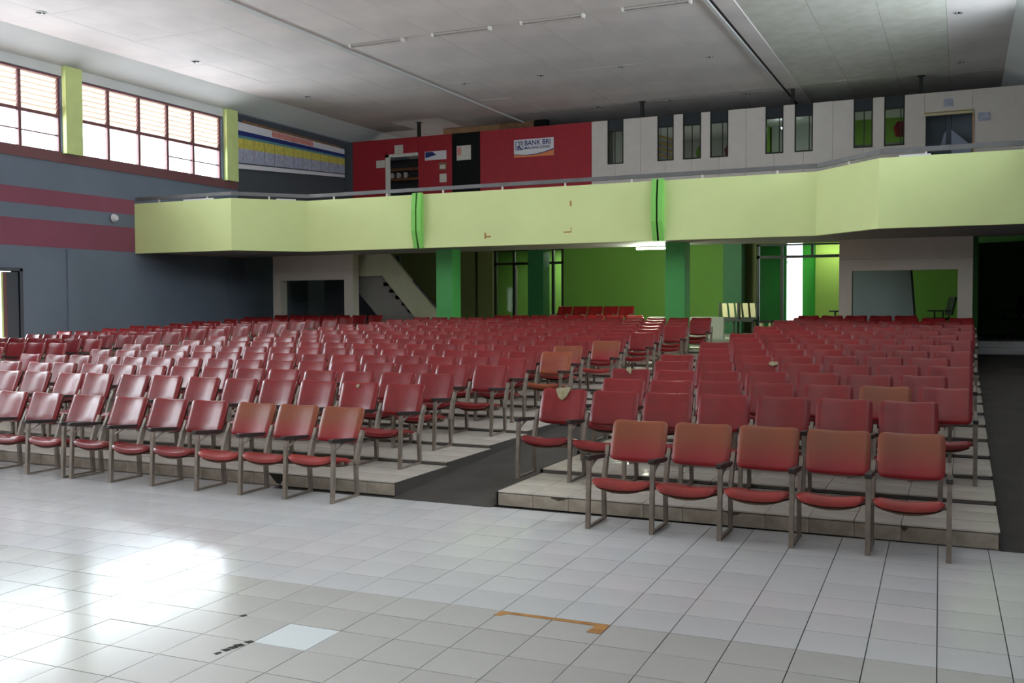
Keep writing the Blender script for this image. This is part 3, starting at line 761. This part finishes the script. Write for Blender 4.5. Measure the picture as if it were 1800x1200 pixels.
# low white wall, lamp
tag(MB().box(-7.1, -5.2, 18.75, 18.9, .7, 1.46).build('low_wall', M['white']), 'low white wall behind last row beside right column', 'wall')
lamp = thing('fluorescent_lamp', 'lit fluorescent lamp under balcony beside right column', 'lamp', (-7.0, 18.9, 3.2))
MB().box(-.45, .45, -.04, .04, 0, .05).build('housing', M['white'], lamp); MB().cyl((-.43, 0, -.02), (.43, 0, -.02), .022).build('tube', M['tube'], lamp)

# ------------------------------------------------------------------ theatre chairs
CW = .47
US = [-1, -.99, -.96, -.91, -.85, -.77, -.4, 0, .4, .77, .85, .91, .96, .99, 1]
def pad(w, prof, curve, t, r=.045, er=.055, flat=.25, ends=(.35, .8)):
    """padded sheet: profile of (y, z, ny, nz) from one end to the other, curved across its width, with rounded rims and corners"""
    rows = len(prof); mb = MB(); G = {}; nx = len(US)-1
    for side in (0, 1):
        for j, (y, z, ny, nz) in enumerate(prof):
            e = min(j, rows-1-j)
            inset = (r, r*.38, r*.06)[e] if e < 3 else 0
            ez = ends[e] if e < 2 else 1
            for i, u in enumerate(US):
                ww = w/2 - inset
                d = (1-abs(u))*ww
                k = 1 if d >= er else flat + (1-flat)*math.sin(PI/2*d/er)
                tt = t/2*k*ez*(1 if side == 0 else -1)
                c = curve*(1-u*u)
                G[(side, j, i)] = len(mb.v)
                mb.v.append((u*ww, y + ny*(tt - c), z + nz*(tt - c)))
    for j in range(rows-1):
        for i in range(nx):
            mb.f.append((G[0, j, i], G[0, j, i+1], G[0, j+1, i+1], G[0, j+1, i])); mb.f.append((G[1, j, i], G[1, j+1, i], G[1, j+1, i+1], G[1, j, i+1]))
    for i in range(nx):
        mb.f.append((G[0, 0, i], G[1, 0, i], G[1, 0, i+1], G[0, 0, i+1])); mb.f.append((G[0, rows-1, i], G[0, rows-1, i+1], G[1, rows-1, i+1], G[1, rows-1, i]))
    for j in range(rows-1):
        mb.f.append((G[0, j, 0], G[0, j+1, 0], G[1, j+1, 0], G[1, j, 0])); mb.f.append((G[0, j, nx], G[1, j, nx], G[1, j+1, nx], G[0, j+1, nx]))
    return mb
# backrest: front faces -Y, leans back; bottom z .50, top z .81
back_prof = []
bz0, bz1, by0, by1 = .492, .812, .045, .185
dl = math.hypot(by1-by0, bz1-bz0); nyb, nzb = -(bz1-bz0)/dl, (by1-by0)/dl
for s in (0, .03, .1, .3, .5, .7, .9, .97, 1): back_prof.append((by0+(by1-by0)*s, bz0+(bz1-bz0)*s, nyb, nzb))
seat_prof = []
for s in (0, .04, .12, .3, .5, .7, .88, .96, 1):
    y = -.42 + .38*s; z = .388 - .058*s - (.022 if s == 0 else .01 if s == .04 else 0)
    seat_prof.append((y, z, 0, 1))
def shade(mb, nm, m): 
    return mb.mesh(nm, m, True)
def variants(nm, mb, names): return {k: shade(mb, nm, M[k]) for k in names}
M['seat_worn'] = mat('rubbed_red_vinyl', (150, 50, 44), .34, .5, var=.15, scale=6, bump=.05, bscale=60, rnd=.08)
VN = ('vinyl', 'vinyl_worn', 'vinyl_brown', 'vinyl_maroon', 'seat_worn')
BACK = variants('backrest', pad(CW, back_prof, .035, .066), VN)
SEAT = variants('seat', pad(CW+.006, seat_prof, .028, .068, r=.03, ends=(.55, .9)), VN)
PAN = pad(CW-.03, [(y+.02, z-.042, a, b) for y, z, a, b in seat_prof], .03, .012).mesh('seat_base', M['pan'], True)
SHELL = pad(CW-.03, [(y+.036, z-.012, a, b) for y, z, a, b in back_prof], .035, .01).mesh('back_shell', M['pan'], True)
FX = -CW/2-.028          # frame plane left of the pads
fl = MB().bar((0, -.40, .0), (0, -.385, .3), .034, .034).bar((0, -.385, .3), (0, -.37, .545), .034, .034).mesh('leg', M['steel'])
rl = MB().bar((0, -.005, .0), (0, -.02, .3), .03, .042).bar((0, -.02, .3), (0, .05, .5), .03, .06).bar((0, .05, .5), (0, .1, .6), .03, .045).mesh('leg', M['steel'])
fb = MB().bar((0, -.385, .010), (0, -.02, .010), .026, .018).mesh('foot_bar', M['steel'])
br = MB().bar((0, -.37, .47), (0, -.2, .535), .02, .012).mesh('brace', M['steel'])
am = MB()
am.prism([(-.425, .557), (-.40, .545), (-.1, .522), (-.04, .53), (-.04, .55), (-.1, .556), (-.40, .582), (-.425, .58)], -.022, .022, 'x')
ARM = am.mesh('armrest', M['arm'])
XB = MB().bar((-CW/2-.028, -.2, .335), (CW/2+.015, -.2, .335), .02, .02, (0, 1, 0)).mesh('cross_bar', M['steel'])
def joined(name, parts):
    out = MB()
    mats = []
    return out
def merged_frame():
    mb = MB()
    for me in (fl, rl, fb): mb.add([v.co for v in me.vertices], [tuple(p.vertices) for p in me.polygons])
    return mb
FRAME = merged_frame().mesh('side_frame', M['steel'])
foam_me = MB().prism([(-.07, .0), (.075, .01), (.07, -.03), (.045, -.09), (.01, -.125), (-.03, -.1), (-.062, -.04)], -.012, .012).mesh('exposed_foam', M['foam'])
foam_small = MB().prism([(-.03, .0), (.03, .0), (.035, -.02), (.03, -.075), (.0, -.05), (-.025, -.03)], -.012, .012).mesh('exposed_foam', M['foam'])
foam_corner = MB().prism([(-.05, .012), (.05, .012), (.06, -.02), (.0, -.045), (-.055, -.025)], -.012, .012).mesh('exposed_foam', M['foam'])
hole_me = MB().cyl((0, -.004, 0), (0, .004, 0), .022, .022, 9).mesh('torn_hole', M['foam'])

ROWS = []      # (block, row, xleft, xright, n)
def dyr(n): return 7.92 if n == 1 else 9.06+1.025*(n-2)
def backY(n): return dyr(n) - 5.188
def floor_z(n): return 0 if n == 1 else tier_z(n-1)
Rr = {1: (-2.572, -.002, 5), 2: (-3.698, -.079, 7), 3: (-3.43, .185, 7), 4: (-3.68, -.032, 7), 5: (-3.443, .2, 7), 6: (-3.686, -.031, 7), 7: (-3.391, .229, 7), 8: (-3.635, -.012, 7), 9: (-3.356, .247, 7), 10: (-3.605, .041, 7), 11: (-3.334, .285, 7), 12: (-3.571, .079, 7), 13: (-3.33, .3, 7), 14: (-3.55, .077, 7), 15: (-3.3, .31, 7), 16: (-3.35, -.81, 5)}
Lr = {2: (-12.69, -5.048, 14), 3: (-13.36, -5.229, 15), 4: (-13.629, -5.025, 16), 5: (-13.229, -5.222, 15), 6: (-13.558, -4.966, 16), 7: (-13.158, -5.193, 15), 8: (-13.406, -4.919, 16), 9: (-13.045, -5.184, 15), 10: (-13.262, -4.949, 16), 11: (-13.033, -5.148, 15), 12: (-13.2, -4.894, 16), 13: (-13.0, -5.13, 15), 14: (-13.15, -4.88, 16), 15: (-12.95, -5.119, 15), 16: (-11.1, -7.03, 8)}
Tr = {5: -15.35, 6: -14.956, 7: -15.17, 8: -14.842, 9: -15.078, 10: -14.77, 11: -14.949, 12: -14.643, 13: -14.848, 14: -14.62, 15: -14.82, 16: -14.54}
CH = []        # block, row, seat index from left (0..), n, x centre
for b, D in (('R', Rr), ('L', Lr)):
    for n, (a, c, N) in D.items():
        p = (c-a-CW)/(N-1)
        for i in range(N): CH.append([b, n, i, N, a+CW/2+p*i, p])
l1 = [-10.60, -10.06, -9.50, -8.91, -8.26, -7.71, -7.16, -6.59, -6.06, -5.54]
for i, a in enumerate(l1): CH.append(['L', 1, i, 10, a+CW/2, .535])
for n, c in Tr.items():
    a = c-3.72; p = (c-a-CW)/6
    for i in range(7):
        if n == 5 and i < 5: continue
        if n == 6 and i < 2: continue
        CH.append(['T', n, i, 7, a+CW/2+p*i, p])
# a short row of the same chairs against the green wall
for i in range(5): CH.append(['G', 17, i, 5, -11.28+CW/2+.495*i, .495])
def cpos(c):
    if c[0] == 'G': return Vector((c[4], 23.0, PLAT))
    n = c[1]; return Vector((c[4], backY(n) - .185, floor_z(n)))
CH.sort(key=lambda c: (cpos(c)-CAM).length)
block = {'R': 'right block', 'L': 'middle block', 'T': 'far left block', 'G': 'row against green wall'}
GROUP = 'red theatre chairs'
SPEC = {('R', 2, 0): ('torn', 'red chair with torn foam triangle'), ('R', 4, 0): ('torn2', 'red chair torn at top'), ('R', 5, 2): ('corner', 'red chair with torn top corner'),
        ('L', 2, 12): ('hole', 'dark red chair with small hole'), ('L', 6, 15): ('brown', 'orange brown vinyl chair'), ('R', 3, 5): ('worn', 'orange worn red chair'), ('L', 8, 15): ('worn', 'orange tinted red chair'), ('L', 7, 14): ('worn', 'orange tinted red chair')}
def chair_label(b, n, i, N):
    if b == 'R': s = '%s row of right block, %s seat from left aisle' % (ORD[n-1], ORD[i])
    elif b == 'L': s = '%s row of middle block, %s seat from right aisle' % (ORD[n-1], ORD[N-1-i])
    elif b == 'T': s = '%s row of far left block, %s seat from right' % (ORD[n-1], ORD[N-1-i])
    else: s = 'short row against long green wall, %s from left' % ORD[i]
    return s
def chair(c, detail):
    b, n, i, N, x, p = c
    loc = cpos(c)
    sp = SPEC.get((b, n, i))
    worn = (n == 1 and (b == 'R' or i >= 7))
    vk = 'vinyl_maroon' if b == 'G' else 'vinyl_worn' if worn or (sp and sp[0] == 'worn') else 'vinyl_brown' if sp and sp[0] == 'brown' else 'vinyl'
    head = sp[1] if sp else {'vinyl': 'red vinyl chair', 'vinyl_worn': 'orange worn red chair', 'vinyl_maroon': 'dark maroon chair'}[vk]
    lab = head + ', ' + chair_label(b, n, i, N)
    t = thing('theatre_chair', lab, 'chair', loc, random.gauss(0, .004), GROUP)
    jx = random.gauss(0, .004)
    bk = link('backrest', BACK[vk], t); bk.rotation_euler = (random.gauss(0, .02), random.gauss(0, .006), 0); bk.location = (0, 0, 0)
    se = link('seat', SEAT['seat_worn' if vk == 'vinyl_worn' else vk], t); se.rotation_euler = (random.gauss(0, .02), 0, 0)
    last = (i == N-1) or (b == 'L' and n == 1 and i == 3)
    sides = [FX] + ([-FX] if last else [])
    if detail:
        link('seat_base', PAN, t).rotation_euler = se.rotation_euler; link('back_shell', SHELL, t).rotation_euler = bk.rotation_euler
        link('cross_bar', XB, t)
        for sx in sides:
            for nm, me in (('leg', fl), ('leg', rl), ('foot_bar', fb), ('brace', br), ('armrest', ARM)): link(nm, me, t, (sx, 0, 0))
    else:
        for sx in sides: link('side_frame', FRAME, t, (sx, 0, 0)); link('armrest', ARM, t, (sx, 0, 0))
    if sp and sp[0] in ('torn', 'torn2', 'corner', 'hole'):
        me = {'torn': foam_me, 'torn2': foam_small, 'corner': foam_corner, 'hole': hole_me}[sp[0]]
        dx, s = {'torn': (-.02, 1.0), 'torn2': (-.03, 1.0), 'corner': (.17, 1.0), 'hole': (-.03, .86)}[sp[0]]
        y = by0+(by1-by0)*s; z = bz0+(bz1-bz0)*s
        o = link('exposed_foam' if sp[0] != 'hole' else 'torn_hole', me, bk, (dx, y - .034 + .035*(1-(2*dx/CW)**2) - .006, z+.004))
        o.rotation_euler = (-math.atan2(by1-by0, bz1-bz0), 0, 0)
        o['label'] = 'bare beige foam where vinyl is torn'
vis = []; far = []
for c in CH:
    (vis if len(vis) < 300 else far).append(c)
for k, c in enumerate(vis): chair(c, (cpos(c)-CAM).length < 15.5)
# the smallest chairs of the farthest rows, joined
fb_, fo = MB(), MB()
bv, bf = [v.co.copy() for v in BACK['vinyl'].vertices], [tuple(q.vertices) for q in BACK['vinyl'].polygons]
sv, sf = [v.co.copy() for v in SEAT['vinyl'].vertices], [tuple(q.vertices) for q in SEAT['vinyl'].polygons]
fv, ff = [v.co.copy() for v in FRAME.vertices] + [v.co.copy() for v in ARM.vertices], [tuple(q.vertices) for q in FRAME.polygons] + [tuple(k+len(FRAME.vertices) for k in q.vertices) for q in ARM.polygons]
for c in far:
    l = cpos(c); tz = random.gauss(0, .01)
    fb_.add([v+l+Vector((0, tz, 0)) for v in bv], bf); fb_.add([v+l for v in sv], sf)
    fo.add([v+l+Vector((FX, 0, 0)) for v in fv], ff)
    if c[2] == c[3]-1: fo.add([v+l-Vector((FX, 0, 0)) for v in fv], ff)
st = fb_.build('far_theatre_chairs', M['vinyl'], None, 'stuff', True)
tag(st, 'mass of red theatre chairs in the farthest rows under the balcony', 'chairs')
fo.build('chair_frames', M['steel'], st, 'stuff')

# ------------------------------------------------------------------ furniture behind the rows
def office_chair(x, y, rz, lab):
    t = thing('office_chair', lab, 'office chair', (x, y, PLAT), rz, 'black office chairs')
    MB().box(-.25, .25, -.24, .24, .45, .52).build('seat', M['stool'], t, bevel=.03)
    MB().prism([(.2, .58), (.26, .58), (.36, 1.0), (.3, 1.02)], -.2, .2, 'x').build('backrest', M['stool'], t, bevel=.02)
    MB().bar((0, .22, .48), (0, .25, .62), .05, .02).build('back_bracket', M['stool'], t)
    MB().cyl((0, 0, .12), (0, 0, .45), .03).build('gas_post', M['stool'], t)
    for s in (-1, 1): MB().bar((s*.27, -.16, .68), (s*.27, .18, .68), .05, .03).bar((s*.27, .0, .5), (s*.27, .0, .68), .03, .03).build('armrest', M['stool'], t)
    for k in range(5):
        a = 2*PI*k/5; MB().bar((0, 0, .12), (.27*math.cos(a), .27*math.sin(a), .07), .04, .03, (0, 0, 1)).build('base_leg', M['stool'], t)
        MB().cyl((.27*math.cos(a), .27*math.sin(a)-.015, .03), (.27*math.cos(a), .27*math.sin(a)+.015, .03), .03, .03, 10).build('castor', M['stool'], t)
office_chair(-.42, 20.4, -1.2, 'black office chair inside right booth in front of green wall')
office_chair(1.15, 21.0, -1.0, 'black office chair in dark passage right of right booth')
t = thing('display_board', 'large grey display board leaning inside right booth', 'board', (-1.7, 20.3, PLAT))
MB().prism([(-.72, 0), (.78, 0), (.64, 1.68), (-.72, 1.68)], 0, .04).build('panel', M['board'], t)
MB().bar((.8, .06, 0), (.66, .06, 1.7), .05, .05).build('frame_edge', M['frame'], t)
t = thing('waiting_bench', 'dark waiting bench with five cream back slats behind centre aisle', 'bench', (-5.3, 20.9, PLAT), -.12)
for k in range(5):
    x = -.42+.19*k; MB().prism([(x, .5), (x+.13, .5), (x+.09, .88), (x-.05, .88)], .1, .14).build('back_slat', M['cream'], t)
MB().box(-.55, .55, -.35, .1, .4, .46).build('seat', M['frame'], t); MB().box(-.55, .55, .1, .14, .46, .52).build('back_rail', M['frame'], t)
for s in (-.5, 0, .5): MB().box(s-.025, s+.025, -.3, -.25, 0, .4).build('leg', M['frame'], t); MB().box(s-.025, s+.025, .05, .1, 0, .9).build('leg', M['frame'], t)
for i, x in enumerate((-4.5, -4.17, -3.84)):
    t = thing('stool', 'small dark stool with cream legs right of waiting bench, %s from left' % ORD[i], 'stool', (x, 20.6, PLAT), 0, 'stools by the bench')
    MB().box(-.15, .15, -.15, .15, .38, .44).build('seat', M['stool'], t)
    for sx in (-.11, .11):
        for sy in (-.11, .11): MB().box(sx-.025, sx+.025, sy-.025, sy+.025, 0, .38).build('leg', M['cream'], t)
t = thing('side_table', 'small dark round table before lime wall left of right booth', 'table', (-2.95, 21.9, PLAT))
MB().cyl((0, 0, .64), (0, 0, .68), .16, .16, 16).build('table_top', M['stool'], t); MB().cyl((0, 0, .02), (0, 0, .64), .02).build('post', M['stool'], t); MB().cyl((0, 0, 0), (0, 0, .02), .12, .12, 14).build('base', M['stool'], t)

# ------------------------------------------------------------------ marks on the floor
def grid_pt(c, r): 
    a, b = c*S, r*S; return (a*ct-b*st_, a*st_+b*ct)
def floor_poly(pts, z0, z1): return MB().prism([grid_pt(*p) for p in pts], z0, z1, 'z')
tag(floor_poly([(-7.0, -.02), (-7.12, -.3), (-7.0, -.28), (-6.93, -.14), (-6.8, -.13), (-5.0, -.1), (-5.0, -.42), (-5.2, -.42), (-5.16, -.28), (-5.1, -.16), (-5.0, -.02)][::1] if False else [(-7.02, -.28), (-6.9, -.26), (-6.82, -.13), (-5.22, -.14), (-5.26, -.5), (-5.02, -.5), (-5.0, -.02), (-6.98, -.02)], .001, .0025).build('floor_tape', M['tape']),
    'strip of brown tape stuck along a floor tile joint', 'tape')
fl_ = MB()
for c, r, w in ((-10.05, -3.02, .05), (-10.1, -3.2, .06), (-10.12, -3.32, .05), (-10.15, -3.45, .05), (-10.17, -3.62, .03), (-11.0, -1.98, .04)):
    x, y = grid_pt(c, r); fl_.prism([(x-w/2, y-.015), (x+w*.3, y-.02), (x+w/2, y+.012), (x-.1*w, y+.022)], .001, .0025, 'z')
tag(fl_.build('scuff_mark', M['scuff']), 'dark scuff flakes along tile joint beside bright white tile', 'scuff')
